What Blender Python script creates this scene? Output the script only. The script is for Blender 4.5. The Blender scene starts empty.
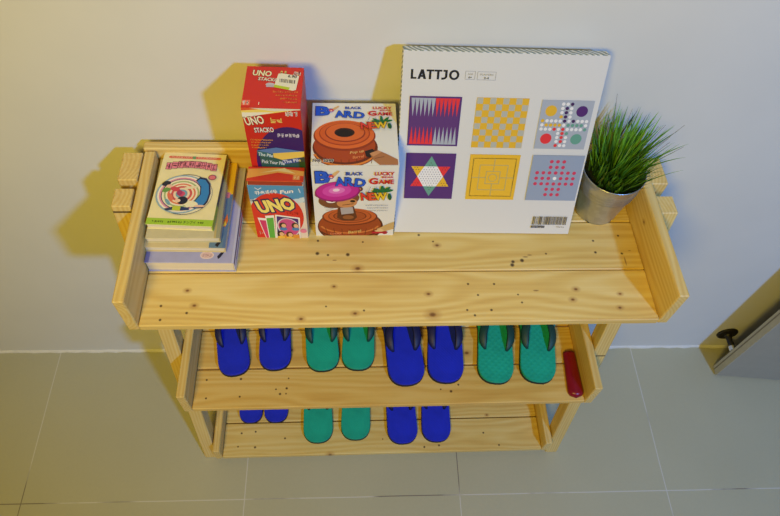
import bpy, bmesh, math, random
from mathutils import Vector, Matrix, Euler
R = math.radians
scene = bpy.context.scene
COL = scene.collection

# ------------------------------------------------------------------ camera
cam_d = bpy.data.cameras.new('camera')
cam_d.sensor_width = 36.0
cam_d.lens = 642.9 / 780 * 36.0
cam_d.clip_start = 0.01
cam = bpy.data.objects.new('camera', cam_d)
COL.objects.link(cam)
_r = Vector((0.99825, -0.031597, 0.049983)).normalized()
_f = Vector((0.059129, 0.543274, -0.837471)).normalized()
_u = _r.cross(_f).normalized()
cam.matrix_world = Matrix(((_r.x, _u.x, -_f.x, .89596), (_r.y, _u.y, -_f.y, -.87054),
                           (_r.z, _u.z, -_f.z, 1.8721), (0, 0, 0, 1)))
scene.camera = cam

# ------------------------------------------------------------------ world, lamps, exposure
w = bpy.data.worlds.new('room_ambient')
scene.world = w
w.use_nodes = True
w.node_tree.nodes['Background'].inputs[0].default_value = (1.0, .74, .25, 1)
w.node_tree.nodes['Background'].inputs[1].default_value = .045

def lamp(name, loc, target, size, energy, color):
    d = bpy.data.lights.new(name, 'AREA')
    d.shape = 'DISK'
    d.size = size
    d.energy = energy
    d.color = color
    o = bpy.data.objects.new(name, d)
    COL.objects.link(o)
    o.location = loc
    o.rotation_euler = (Vector(target) - Vector(loc)).to_track_quat('-Z', 'Y').to_euler()
    return o
def spot(name, loc, target, radius, energy, color, angle, blend):
    d = bpy.data.lights.new(name, 'SPOT')
    d.energy = energy
    d.color = color
    d.shadow_soft_size = radius
    d.spot_size = R(angle)
    d.spot_blend = blend
    o = bpy.data.objects.new(name, d)
    COL.objects.link(o)
    o.location = loc
    o.rotation_euler = (Vector(target) - Vector(loc)).to_track_quat('-Z', 'Y').to_euler()
    return o
spot('cool_ceiling_spot', (2.7, -3.0, 3.25), (1.68, 0, .80), .11, 445, (.17, .42, 1.0), 52, .75)
lamp('warm_ceiling_light', (.38, -1.85, 2.40), (.9, 0, .6), .6, 35.5, (1.0, .74, .11))
scene.view_settings.view_transform = 'Standard'
scene.view_settings.look = 'None'
scene.view_settings.gamma = 1
scene.view_settings.use_curve_mapping = False
scene.view_settings.exposure = 0.0

# ------------------------------------------------------------------ helpers
def lin(c):
    f = lambda v: v / 12.92 if v <= .04045 else ((v + .055) / 1.055) ** 2.4
    return tuple(f(v / 255.0) for v in c) + (1.0,)

def tag(o, label=None, cat=None, group=None, kind=None):
    if label: o['label'] = label
    if cat: o['category'] = cat
    if group: o['group'] = group
    if kind: o['kind'] = kind
    return o

def empty(name, loc, rz=0.0):
    o = bpy.data.objects.new(name, None)
    COL.objects.link(o)
    o.location = loc
    o.rotation_euler = (0, 0, rz)
    o.empty_display_size = .05
    return o

def obj(name, bm, mats, parent=None, loc=(0, 0, 0), rot=(0, 0, 0), smooth=False, kind=None):
    me = bpy.data.meshes.new(name)
    bm.normal_update()
    bm.to_mesh(me)
    bm.free()
    if not isinstance(mats, (list, tuple)): mats = [mats]
    for m in mats: me.materials.append(m)
    if smooth:
        for p in me.polygons: p.use_smooth = True
    o = bpy.data.objects.new(name, me)
    COL.objects.link(o)
    if parent: o.parent = parent
    o.location = loc
    o.rotation_euler = rot
    if kind: o['kind'] = kind
    return o

def box_bm(sx, sy, sz, c=(0, 0, 0), bevel=0.0, seg=1):
    bm = bmesh.new()
    bmesh.ops.create_cube(bm, size=1.0)
    bmesh.ops.scale(bm, vec=(sx, sy, sz), verts=bm.verts)
    bmesh.ops.translate(bm, vec=c, verts=bm.verts)
    if bevel:
        bmesh.ops.bevel(bm, geom=list(bm.edges), offset=bevel, segments=seg, affect='EDGES', profile=.5)
    return bm

def add_box(bm, x0, x1, y0, y1, z0, z1):
    vs = [bm.verts.new(v) for v in [(x0,y0,z0),(x1,y0,z0),(x1,y1,z0),(x0,y1,z0),(x0,y0,z1),(x1,y0,z1),(x1,y1,z1),(x0,y1,z1)]]
    out = []
    for f in [(0,3,2,1),(4,5,6,7),(0,1,5,4),(1,2,6,5),(2,3,7,6),(3,0,4,7)]:
        out.append(bm.faces.new([vs[i] for i in f]))
    return out

def lathe_bm(profile, n=48, cap=False):
    bm = bmesh.new()
    rings = []
    for r, z in profile:
        rings.append([bm.verts.new((r*math.cos(2*math.pi*i/n), r*math.sin(2*math.pi*i/n), z)) for i in range(n)])
    for a, b in zip(rings, rings[1:]):
        for i in range(n):
            bm.faces.new((a[i], a[(i+1) % n], b[(i+1) % n], b[i]))
    if cap:
        bm.faces.new(list(reversed(rings[0])))
        bm.faces.new(rings[-1])
    return bm

# ------------------------------------------------------------------ materials
class NT:
    def __init__(s, name):
        s.m = bpy.data.materials.new(name)
        s.m.use_nodes = True
        s.t = s.m.node_tree
        s.b = s.t.nodes['Principled BSDF']
    def n(s, kind, **kw):
        nd = s.t.nodes.new(kind)
        for k, v in kw.items():
            if k.startswith('i_'):
                nd.inputs[int(k[2:])].default_value = v
            else:
                setattr(nd, k, v)
        return nd
    def l(s, a, b): s.t.links.new(a, b)
    def math(s, op, a, b=None, clamp=False):
        nd = s.n('ShaderNodeMath', operation=op, use_clamp=clamp)
        for i, v in enumerate((a, b)):
            if v is None: continue
            if isinstance(v, (int, float)): nd.inputs[i].default_value = v
            else: s.l(v, nd.inputs[i])
        return nd.outputs[0]
    def mix(s, fac, a, b, blend='MIX'):
        nd = s.n('ShaderNodeMix', data_type='RGBA', blend_type=blend)
        for sock, v in ((nd.inputs[0], fac), (nd.inputs[6], a), (nd.inputs[7], b)):
            if isinstance(v, (int, float)): sock.default_value = v
            elif isinstance(v, tuple): sock.default_value = v
            else: s.l(v, sock)
        return nd.outputs[2]
    def ramp(s, fac, stops):
        nd = s.n('ShaderNodeValToRGB')
        e = nd.color_ramp.elements
        while len(e) < len(stops): e.new(.5)
        for el, (p, c) in zip(e, stops):
            el.position = p
            el.color = c
        s.l(fac, nd.inputs[0])
        return nd.outputs[0]
    def mapping(s, vec, scale=(1, 1, 1), loc=(0, 0, 0)):
        nd = s.n('ShaderNodeMapping')
        nd.inputs['Scale'].default_value = scale
        nd.inputs['Location'].default_value = loc
        s.l(vec, nd.inputs['Vector'])
        return nd.outputs[0]

def plain(name, col, rough=.5, metal=0.0, noise=0.05, nscale=60, bump=0.0, spec=.5):
    t = NT(name)
    tc = t.n('ShaderNodeTexCoord')
    nz = t.n('ShaderNodeTexNoise')
    nz.inputs['Scale'].default_value = nscale
    nz.inputs['Detail'].default_value = 4
    t.l(tc.outputs['Object'], nz.inputs['Vector'])
    c = lin(col) if max(col) > 1.5 else tuple(col) + (1.0,)
    d = tuple(v * (1 - noise * 2) for v in c[:3]) + (1.0,)
    u = tuple(min(1, v * (1 + noise)) for v in c[:3]) + (1.0,)
    t.l(t.ramp(nz.outputs['Fac'], [(.3, d), (.7, u)]), t.b.inputs['Base Color'])
    t.b.inputs['Roughness'].default_value = rough
    t.b.inputs['Metallic'].default_value = metal
    t.b.inputs['Specular IOR Level'].default_value = spec
    if bump:
        bp = t.n('ShaderNodeBump')
        bp.inputs['Strength'].default_value = bump
        bp.inputs['Distance'].default_value = .002
        t.l(nz.outputs['Fac'], bp.inputs['Height'])
        t.l(bp.outputs[0], t.b.inputs['Normal'])
    return t.m

WOOD_A = (.80, .62, .27, 1); WOOD_B = (.70, .50, .17, 1); WOOD_C = (.54, .34, .095, 1)
def wood(seed, spots=(), tone=1.0, tint=(1, 1, 1)):
    """pine, grain along local X; spots = (x, y, radius, kind) in local metres, kind k knot, n nail hole, s stain"""
    rnd = random.Random(seed)
    t = NT('pine_wood')
    tc = t.n('ShaderNodeTexCoord')
    off = (rnd.uniform(-9, 9), rnd.uniform(-9, 9), rnd.uniform(-9, 9))
    P = tc.outputs['Object']
    # slow warp
    wn = t.n('ShaderNodeTexNoise'); wn.inputs['Scale'].default_value = 1.0; wn.inputs['Detail'].default_value = 2
    t.l(t.mapping(P, (2.4, 9, 9), off), wn.inputs['Vector'])
    sep = t.n('ShaderNodeSeparateXYZ'); t.l(P, sep.inputs[0])
    yy = t.math('ADD', sep.outputs[1], rnd.uniform(-.03, .03))
    zz = t.math('ADD', sep.outputs[2], rnd.uniform(.035, .08))
    r2 = t.math('ADD', t.math('MULTIPLY', yy, yy), t.math('MULTIPLY', zz, zz))
    rr = t.math('SQRT', r2)
    rr = t.math('ADD', rr, t.math('MULTIPLY', wn.outputs['Fac'], .035))
    ring = t.math('SINE', t.math('MULTIPLY', rr, 950.0))
    ring = t.math('MULTIPLY_ADD', ring, .5)
    t.t.nodes[-1].inputs[2].default_value = .5
    fine = t.n('ShaderNodeTexNoise'); fine.inputs['Scale'].default_value = 1.0; fine.inputs['Detail'].default_value = 5
    t.l(t.mapping(P, (6, 170, 170), off), fine.inputs['Vector'])
    big = t.n('ShaderNodeTexNoise'); big.inputs['Scale'].default_value = 1.0; big.inputs['Detail'].default_value = 3
    t.l(t.mapping(P, (3, 14, 14), tuple(-v for v in off)), big.inputs['Vector'])
    f = t.math('ADD', t.math('MULTIPLY', ring, .22), t.math('MULTIPLY', fine.outputs['Fac'], .38))
    f = t.math('ADD', f, t.math('MULTIPLY', big.outputs['Fac'], .55))
    sc = lambda c, k: tuple(min(1, v * k * tone * tn) for v, tn in zip(c[:3], tint)) + (1,)
    col = t.ramp(f, [(.36, sc(WOOD_A, 1.0)), (.58, sc(WOOD_B, 1.05)), (.86, sc(WOOD_C, 1.15))])
    # knots and nail holes where the boards have them
    for (sx, sy, r, kd) in spots:
        r *= {'k': .60, 'n': .85}.get(kd, .9)
        el = {'k': (.72, 1, 0), 'n': (1, 1, 0), 's': (.3, 1, 0), 'v': (1, .15, 0)}[kd]
        sub = t.n('ShaderNodeVectorMath', operation='SUBTRACT'); t.l(P, sub.inputs[0]); sub.inputs[1].default_value = (sx, sy, 0)
        mul = t.n('ShaderNodeVectorMath', operation='MULTIPLY'); t.l(sub.outputs[0], mul.inputs[0]); mul.inputs[1].default_value = tuple(e / r for e in el)
        ln = t.n('ShaderNodeVectorMath', operation='LENGTH'); t.l(mul.outputs[0], ln.inputs[0])
        d = ln.outputs['Value']
        if kd == 'k':
            halo = t.n('ShaderNodeMapRange'); halo.inputs[1].default_value = .5; halo.inputs[2].default_value = 2.6; halo.inputs[3].default_value = .75; halo.inputs[4].default_value = 0
            t.l(d, halo.inputs[0]); col = t.mix(halo.outputs[0], col, (.44, .22, .06, 1))
            core = t.n('ShaderNodeMapRange'); core.inputs[1].default_value = .35; core.inputs[2].default_value = 1.0; core.inputs[3].default_value = .85; core.inputs[4].default_value = 0
            t.l(d, core.inputs[0]); col = t.mix(core.outputs[0], col, (.15, .06, .02, 1))
        else:
            core = t.n('ShaderNodeMapRange'); core.inputs[1].default_value = .55; core.inputs[2].default_value = 1.2; core.inputs[3].default_value = .92 if kd == 'n' else .7; core.inputs[4].default_value = 0
            t.l(d, core.inputs[0]); col = t.mix(core.outputs[0], col, (.05, .025, .015, 1) if kd == 'n' else (.20, .08, .03, 1))
    t.l(col, t.b.inputs['Base Color'])
    t.b.inputs['Roughness'].default_value = .48
    t.b.inputs['Specular IOR Level'].default_value = .35
    bp = t.n('ShaderNodeBump'); bp.inputs['Strength'].default_value = .25; bp.inputs['Distance'].default_value = .0006
    t.l(f, bp.inputs['Height']); t.l(bp.outputs[0], t.b.inputs['Normal'])
    return t.m

def printed_mat():
    t = NT('printed_card')
    a = t.n('ShaderNodeVertexColor', layer_name='Col')
    t.l(a.outputs[0], t.b.inputs['Base Color'])
    t.b.inputs['Roughness'].default_value = .42
    t.b.inputs['Specular IOR Level'].default_value = .35
    return t.m
PRINT = printed_mat()

# ------------------------------------------------------------------ flat printing on card faces
class Print:
    """Collects coloured shapes in a plane (origin o, axes ex, ey); every shape lies a hair above the one before."""
    def __init__(s, o, ex, ey, w, h):
        s.o = Vector(o); s.ex = Vector(ex).normalized(); s.ey = Vector(ey).normalized()
        s.n = s.ex.cross(s.ey).normalized()
        s.bm = bmesh.new(); s.cl = s.bm.loops.layers.float_color.new('Col')
        s.z = .00012; s.w = w; s.h = h
    def P(s, x, y): return s.o + s.ex * x + s.ey * y + s.n * s.z
    def up(s): s.z += .00004
    def poly(s, pts, col, up=True):
        if up: s.up()
        # clip to the face
        pts = s.clip(pts)
        if len(pts) < 3: return
        f = s.bm.faces.new([s.bm.verts.new(s.P(*p)) for p in pts])
        c = lin(col)
        for l in f.loops: l[s.cl] = c
    def clip(s, pts):
        for ax, lim, sg in ((0, 0, 1), (0, s.w, -1), (1, 0, 1), (1, s.h, -1)):
            out = []
            for a, b in zip(pts, pts[1:] + pts[:1]):
                da, db = (a[ax] - lim) * sg, (b[ax] - lim) * sg
                if da >= 0: out.append(a)
                if da * db < 0:
                    k = da / (da - db)
                    out.append((a[0] + (b[0] - a[0]) * k, a[1] + (b[1] - a[1]) * k))
            pts = out
            if len(pts) < 3: return []
        return pts
    def rect(s, x0, y0, x1, y1, col, up=True): s.poly([(x0, y0), (x1, y0), (x1, y1), (x0, y1)], col, up)
    def ell(s, cx, cy, rx, ry, col, n=28, rot=0, up=True, a0=0, a1=360):
        c_, s_ = math.cos(R(rot)), math.sin(R(rot))
        full = (a1 - a0) >= 360
        m = n if full else n + 1
        pts = []
        for i in range(m):
            a = R(a0 + (a1 - a0) * i / n)
            x, y = rx * math.cos(a), ry * math.sin(a)
            pts.append((cx + x * c_ - y * s_, cy + x * s_ + y * c_))
        s.poly(pts, col, up)
    def arc(s, cx, cy, rx, ry, wd, a0, a1, col, n=24, rot=0):
        s.up()
        c_, s_ = math.cos(R(rot)), math.sin(R(rot))
        def q(a, k):
            x, y = (rx + k) * math.cos(a), (ry + k) * math.sin(a)
            return (cx + x * c_ - y * s_, cy + x * s_ + y * c_)
        for i in range(n):
            a = R(a0 + (a1 - a0) * i / n); b = R(a0 + (a1 - a0) * (i + 1) / n)
            s.poly([q(a, -wd/2), q(a, wd/2), q(b, wd/2), q(b, -wd/2)], col, False)
    def line(s, x0, y0, x1, y1, wd, col, up=True):
        d = Vector((x1 - x0, y1 - y0)); d.normalize(); p = Vector((-d.y, d.x)) * wd / 2
        s.poly([(x0 - p.x, y0 - p.y), (x1 - p.x, y1 - p.y), (x1 + p.x, y1 + p.y), (x0 + p.x, y0 + p.y)], col, up)
    def text(s, txt, x, y, size, col, width=None, bold=0.0, shear=0.0, rot=0.0, align='LEFT', height=None, outline=None, ow=.05, bend=0.0):
        cu = bpy.data.curves.new('lettering', 'FONT')
        cu.body = txt; cu.size = 1.0; cu.resolution_u = 2; cu.shear = shear; cu.offset = bold
        to = bpy.data.objects.new('lettering', cu)
        COL.objects.link(to)
        me = None
        layers = ([(outline, bold + ow)] if outline else []) + [(col, bold)]
        box = None
        for c, b in reversed(layers):      # measure on the plain one first
            cu.offset = b
            bpy.context.view_layer.update()
            dg = bpy.context.evaluated_depsgraph_get()
            me = bpy.data.meshes.new_from_object(to.evaluated_get(dg))
            vs = [(v.co.x, v.co.y) for v in me.vertices]
            if not vs: continue
            if box is None:
                box = (min(v[0] for v in vs), max(v[0] for v in vs), min(v[1] for v in vs), max(v[1] for v in vs))
            x0, x1, y0, y1 = box
            sx = sy = size
            if width: sx = width / (x1 - x0)
            if height: sy = height / (y1 - y0)
            elif width: sy = sx
            ca, sa = math.cos(R(rot)), math.sin(R(rot))
            ox = {'LEFT': x0, 'CENTER': (x0 + x1) / 2, 'RIGHT': x1}[align]
            s.z += .00010 if c is col else .00004
            cc = lin(c)
            tw = (x1 - x0) * sx
            vl = []
            for (vx, vy) in vs:
                px, py = (vx - ox) * sx, (vy - y0) * sy
                if bend: py += bend * (1 - ((vx - (x0 + x1) / 2) / ((x1 - x0) / 2)) ** 2)
                vl.append(s.bm.verts.new(s.P(x + px * ca - py * sa, y + px * sa + py * ca)))
            for p in me.polygons:
                try: f = s.bm.faces.new([vl[i] for i in p.vertices])
                except ValueError: continue
                for l in f.loops: l[s.cl] = cc
            bpy.data.meshes.remove(me)
            s.z -= .00010 if c is col else .00004
        s.z += .00014
        bpy.data.objects.remove(to); bpy.data.curves.remove(cu)
    def glyphs(s, x, y, w, h, n, col, seed, strokes=7, wd=None, slope=0.0, bend=0.0):
        """a row of small unreadable stroke characters"""
        rnd = random.Random(seed); cw = w / n; wd = wd or h * .16
        s.up()
        for i in range(n):
            cx = x + i * cw; u = (i + .5) / n * 2 - 1
            cy = y + slope * i * cw + bend * (1 - u * u)
            for k in range(strokes):
                if rnd.random() < .5:
                    yy = cy + rnd.uniform(.05, .95) * h; a = rnd.uniform(0, .4); b = rnd.uniform(.6, .95)
                    s.line(cx + a * cw, yy, cx + b * cw, yy + rnd.uniform(-.06, .06) * h, wd, col, False)
                else:
                    xx = cx + rnd.uniform(.1, .85) * cw; a = rnd.uniform(0, .4); b = rnd.uniform(.6, 1)
                    s.line(xx, cy + a * h, xx + rnd.uniform(-.1, .1) * cw, cy + b * h, wd, col, False)
    def build(s, name, parent):
        return obj(name, s.bm, PRINT, parent)

def colored_box(name, x0, x1, y0, y1, z0, z1, mat, parent, bevel=.0008, loc=(0, 0, 0), rot=(0, 0, 0)):
    bm = box_bm(x1 - x0, y1 - y0, z1 - z0, ((x0 + x1) / 2, (y0 + y1) / 2, (z0 + z1) / 2), bevel)
    return obj(name, bm, mat, parent, loc, rot)

# ------------------------------------------------------------------ the room
def floor_mat():
    t = NT('floor_tiles')
    tc = t.n('ShaderNodeTexCoord'); P = tc.outputs['Object']
    sep = t.n('ShaderNodeSeparateXYZ'); t.l(P, sep.inputs[0])
    n1 = t.n('ShaderNodeTexNoise'); n1.inputs['Scale'].default_value = 3; n1.inputs['Detail'].default_value = 5
    t.l(P, n1.inputs['Vector'])
    n2 = t.n('ShaderNodeTexNoise'); n2.inputs['Scale'].default_value = 130; n2.inputs['Detail'].default_value = 3
    t.l(P, n2.inputs['Vector'])
    wob = t.math('MULTIPLY', t.math('SUBTRACT', n1.outputs['Fac'], .5), .004)
    def grout(sock, ofs):
        a = t.math('ADD', t.math('ADD', sock, ofs), wob)
        a = t.math('MODULO', a, .6)
        a = t.math('ABSOLUTE', t.math('SUBTRACT', a, .3))
        return a     # .3 at the joint
    gx = grout(sep.outputs[0], 60.0); gy = grout(sep.outputs[1], 60.0 + .452)
    g = t.math('MAXIMUM', gx, gy)
    m = t.n('ShaderNodeMapRange'); m.inputs[1].default_value = .2983; m.inputs[2].default_value = .2990
    t.l(g, m.inputs[0])
    f = t.math('ADD', t.math('MULTIPLY', n1.outputs['Fac'], .7), t.math('MULTIPLY', n2.outputs['Fac'], .3))
    base = t.ramp(f, [(.3, (.46, .44, .31, 1)), (.7, (.50, .48, .345, 1))])
    br = t.ramp(n1.outputs['Fac'], [(.42, (.22, .19, .16, 1)), (.5, (.62, .60, .55, 1))])
    t.l(t.mix(m.outputs[0], base, br), t.b.inputs['Base Color'])
    t.b.inputs['Roughness'].default_value = .55
    return t.m
bm = bmesh.new(); add_box(bm, -1.8, 3.6, -4.2, .1, -.06, 0)
tag(obj('floor', bm, floor_mat()), kind='structure')
bm = bmesh.new(); add_box(bm, -1.8, 3.6, 0, .12, 0, 3.4)
wall_m = plain('painted_wall', (.74, .73, .70), .7, noise=.012, nscale=6, bump=.03)
tag(obj('wall_back', bm, wall_m), kind='structure')
# bead of white sealant where wall and floor meet
bm = bmesh.new()
rnd = random.Random(3)
N = 220; prev = None
for i in range(N + 1):
    x = -1.8 + 5.4 * i / N; d = .0055 + rnd.uniform(-.0015, .002); h = .007 + rnd.uniform(-.001, .0015)
    ring = [bm.verts.new((x, 0, h)), bm.verts.new((x, -d * .7, h * .6)), bm.verts.new((x, -d, 0)), bm.verts.new((x, 0, 0))]
    if prev:
        for a in range(4): bm.faces.new((prev[a], prev[(a+1) % 4], ring[(a+1) % 4], ring[a]))
    else: bm.faces.new(ring)
    prev = ring
bm.faces.new(list(reversed(prev)))
bmesh.ops.recalc_face_normals(bm, faces=bm.faces)
tag(obj('trim_1', bm, plain('white_sealant', (.80, .78, .72), .6, noise=.03)), kind='structure')

# door, standing open against its stopper
door = empty('door_1', (2.0527, -.1043, 0), math.atan2(-.0193, .2091)); tag(door, kind='structure')
DG = plain('grey_door_laminate', (.365, .345, .285), .5, noise=.02, nscale=30)
DE = plain('grey_door_edging', (.44, .43, .38), .5, noise=.04, nscale=40)
obj('door_leaf', box_bm(.82, .030, 2.03, (.412, .0155, 1.021), .0012), DG, door)
bm = box_bm(.0022, .033, 2.03, (.0005, .0155, 1.021), .0006)
obj('edge_band', bm, DE, door)
obj('groove', box_bm(.0008, .004, 2.03, (-.0008, .021, 1.021)), plain('dark_grey_seam', (.20, .19, .16), .6), door)

# ------------------------------------------------------------------ the rack
rack = empty('shoe_rack', (.9, -.2, 0), R(.49765))
tag(rack, 'light pine slatted shoe rack with three shelves standing against the white wall', 'shoe rack')
XL, XR, T = -.3665, .5418, .0195
def board(name, L, W, H, loc, rot, seed, spots=(), tone=1.0, bevel=.0018, parent=rack, tint=(1, 1, 1)):
    return obj(name, box_bm(L, W, H, (0, 0, 0), bevel), wood(seed, spots, tone, tint), parent, loc, rot)
SP = {
'topA': [(-.0367,-.0867,.004,'k'),(-.0503,-.1271,.0022,'n'),(.0002,-.1416,.005,'k'),(.0159,-.1359,.0025,'n'),(.1316,-.104,.005,'k'),(.1359,-.1457,.009,'k'),(.205,-.0841,.0028,'n'),(.198,-.1373,.0026,'n'),(.2105,-.148,.0028,'n'),(.2206,-.1072,.0026,'n'),(-.0929,-.151,.005,'k'),(.2526,-.0846,.0028,'n'),(.2412,-.1379,.003,'n'),(.2934,-.1071,.0022,'n'),(.2982,-.1233,.0025,'n'),(.3276,-.0993,.0018,'s'),(.4016,-.0972,.005,'k'),(.3917,-.1187,.005,'k'),(.4815,-.1078,.004,'k'),(.4745,-.1363,.0045,'k'),(-.2928,-.0923,.0045,'k'),(-.2772,-.1224,.005,'k'),(-.2884,-.1367,.003,'n'),(-.3337,-.1224,.003,'n'),(-.3312,-.1495,.003,'n')],
'topB': [(-.0677,-.016,.0045,'n'),(-.0671,.0123,.003,'n'),(-.0118,-.0189,.0045,'n'),(.0163,.0091,.0024,'n'),(-.0482,-.0195,.003,'n'),(-.036,-.031,.0015,'s'),(.0061,-.0493,.007,'k'),(.1553,.0006,.005,'k'),(.1225,.0245,.003,'n'),(.1485,.0094,.0025,'n'),(.2921,-.0441,.0048,'n'),(.2945,-.037,.0042,'n'),(.3119,-.0342,.0048,'n'),(.3195,-.0265,.0018,'s'),(.3282,-.0224,.0016,'s'),(.3599,-.0196,.0026,'n'),(.4566,.0092,.0028,'n'),(.4555,-.0172,.0034,'n'),(.5084,.0209,.0028,'n'),(.5061,-.0203,.003,'n'),(.5088,-.0371,.0017,'v'),(.5225,-.014,.0011,'s')],
'midA': [(-.3406,-.0817,.003,'n'),(-.3372,-.1262,.003,'n'),(-.2622,-.0808,.0036,'n'),(-.2615,-.1239,.003,'n'),(-.1521,-.0813,.0024,'n'),(-.1555,-.1059,.0036,'n'),(-.1702,-.1193,.0036,'n'),(-.18,-.1077,.0026,'n'),(-.1565,-.1189,.0024,'n'),(.2029,-.1157,.0024,'n'),(.2268,-.1211,.004,'n'),(.2455,-.1051,.003,'n'),(.4483,-.1075,.0024,'n')],
'midB': [(.2741,-.0244,.008,'k'),(-.1475,-.0092,.005,'k')],
'botA': [(-.3185,-.0771,.0036,'n'),(-.2792,-.0734,.0036,'n'),(-.2779,-.1182,.004,'n'),(-.195,-.0946,.0036,'n'),(-.3256,-.1153,.003,'n'),(-.0667,-.1453,.008,'k'),(.2021,-.1295,.0038,'n'),(.2447,-.1257,.0038,'n'),(.3773,-.0923,.0034,'n'),(.4187,-.1292,.0034,'n'),(.0837,-.1035,.0024,'n')],
'botB': [(.3939,-.0396,.0045,'k')]}
Z1, Z2, Z3, PT = .8791, .4488, .0414, .0155
cx = (XL + XR) / 2; LL = XR - XL - .001
shelves = [(Z1, [(-.161, -.0565, 'topA'), (-.0545, .0530, 'topB'), (.0555, .158, None)]),
           (Z2, [(-.151, -.0565, 'midA'), (-.0525, .0440, 'midB'), (.0475, .150, None)]),
           (Z3, [(-.143, -.0485, 'botA'), (-.0450, .0500, 'botB'), (.0535, .150, None)])]
seed = 10
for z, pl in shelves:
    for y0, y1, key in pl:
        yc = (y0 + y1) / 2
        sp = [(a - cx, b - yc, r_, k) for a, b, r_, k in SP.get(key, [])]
        board('shelf_plank', LL, y1 - y0, PT, (cx, yc, z - PT / 2), (0, 0, 0), seed, sp, 1.0, tint=(1.0, .90, .70) if z == Z2 else ((1.04, 1.04, 1.0) if key == 'topA' else (1, 1, .95)))  # middle planks tinted warmer: shade from the cool light painted into the wood
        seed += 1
# side boards (front end, back end, height above the plank)
side = [(Z1, .0813, -.160, .1605), (Z2, .0736, -.151, .155), (Z3, .050, -.143, .150)]
for z, h, y0, y1 in side:
    for s_, x in ((-1, XL - T / 2), (1, XR + T / 2)):
        Hh = h + PT
        sp = []
        if z == Z1 and s_ == 1: sp = [(.02, .012, .0045, 'k')]
        if z == Z1 and s_ == -1: sp = [(.05, .0, .004, 'k')]
        # the mesh is made lying: length X, height Y, thickness Z; then stood up
        board('side_board', y1 - y0, Hh, T - .0006, (x, (y0 + y1) / 2, z - PT + Hh / 2), (R(90), 0, R(90)), seed, sp, 1.0)
        seed += 1
# back rail behind the top shelf and the one below it
board('back_rail', XR - XL + 2 * T + .012, .086, .019, (cx + .002, .1755, Z1 + .0385), (R(90), 0, 0), 41, [(-.235, .0415, .004, 'k')], .98)
board('back_rail', XR - XL + 2 * T, .060, .019, (cx, .1755, Z2 + .03), (R(90), 0, 0), 42)
board('back_rail', XR - XL + 2 * T, .060, .019, (cx, .1755, Z3 + .03), (R(90), 0, 0), 43)
# legs: upright at the back, slanted at the front, clear of the side boards
LW = .0330
def slanted_leg(x, yb, yt, zt, depth, seed, crack):
    bm = bmesh.new()
    # along local X from foot to top, so the grain runs up the leg
    L = math.hypot(yt - yb, zt); a = math.atan2(zt, yt - yb)
    # horizontal cuts at both ends
    k = depth * math.cos(a)
    pts = [(0, 0), (L, 0), (L + k * 1.0 * 0 - depth * 0, 0)]
    vs = []
    for xs in (-LW / 2, LW / 2):
        for (yy, zz) in ((yb, 0), (yb + depth / math.sin(a), 0), (yt + depth / math.sin(a), zt), (yt, zt)):
            # to local: u along the leg, v across
            dy, dz = yy - yb, zz
            vs.append(bm.verts.new((dy * math.cos(a) + dz * math.sin(a) - L / 2, -dy * math.sin(a) + dz * math.cos(a), xs)))
    for f in [(0, 1, 2, 3), (7, 6, 5, 4), (0, 4, 5, 1), (1, 5, 6, 2), (2, 6, 7, 3), (3, 7, 4, 0)]:
        bm.faces.new([vs[i] for i in f])
    bmesh.ops.recalc_face_normals(bm, faces=bm.faces)
    bmesh.ops.bevel(bm, geom=list(bm.edges), offset=.0015, segments=1, affect='EDGES')
    o = obj('leg', bm, wood(seed, [(crack, .0, .0028, 'n')]), rack)
    # local (u, v, w) -> rack (w=x, u,v in yz)
    ca, sa = math.cos(a), math.sin(a)
    M = Matrix(((0, 0, 1, x), (ca, -sa, 0, yb + ca * L / 2), (sa, ca, 0, sa * L / 2), (0, 0, 0, 1)))
    o.matrix_local = M
    return o
G = .0033
slanted_leg(XL - T - G - LW / 2, -.1315, .030, .962, .040, 51, .474)
slanted_leg(XR + T + G - .0008 + LW / 2, -.1415, .020, .952, .040, 52, .018)
for s_, x, seed_ in ((-1, XL - T - .0018 - .0350 / 2, 53), (1, XR + T + .0018 + .0350 / 2, 54)):
    board('leg', .962 if s_ < 0 else .952, .066, .0350, (x, .1225, (.962 if s_ < 0 else .952) / 2), (R(90), R(-90), R(90)), seed_)

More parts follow.
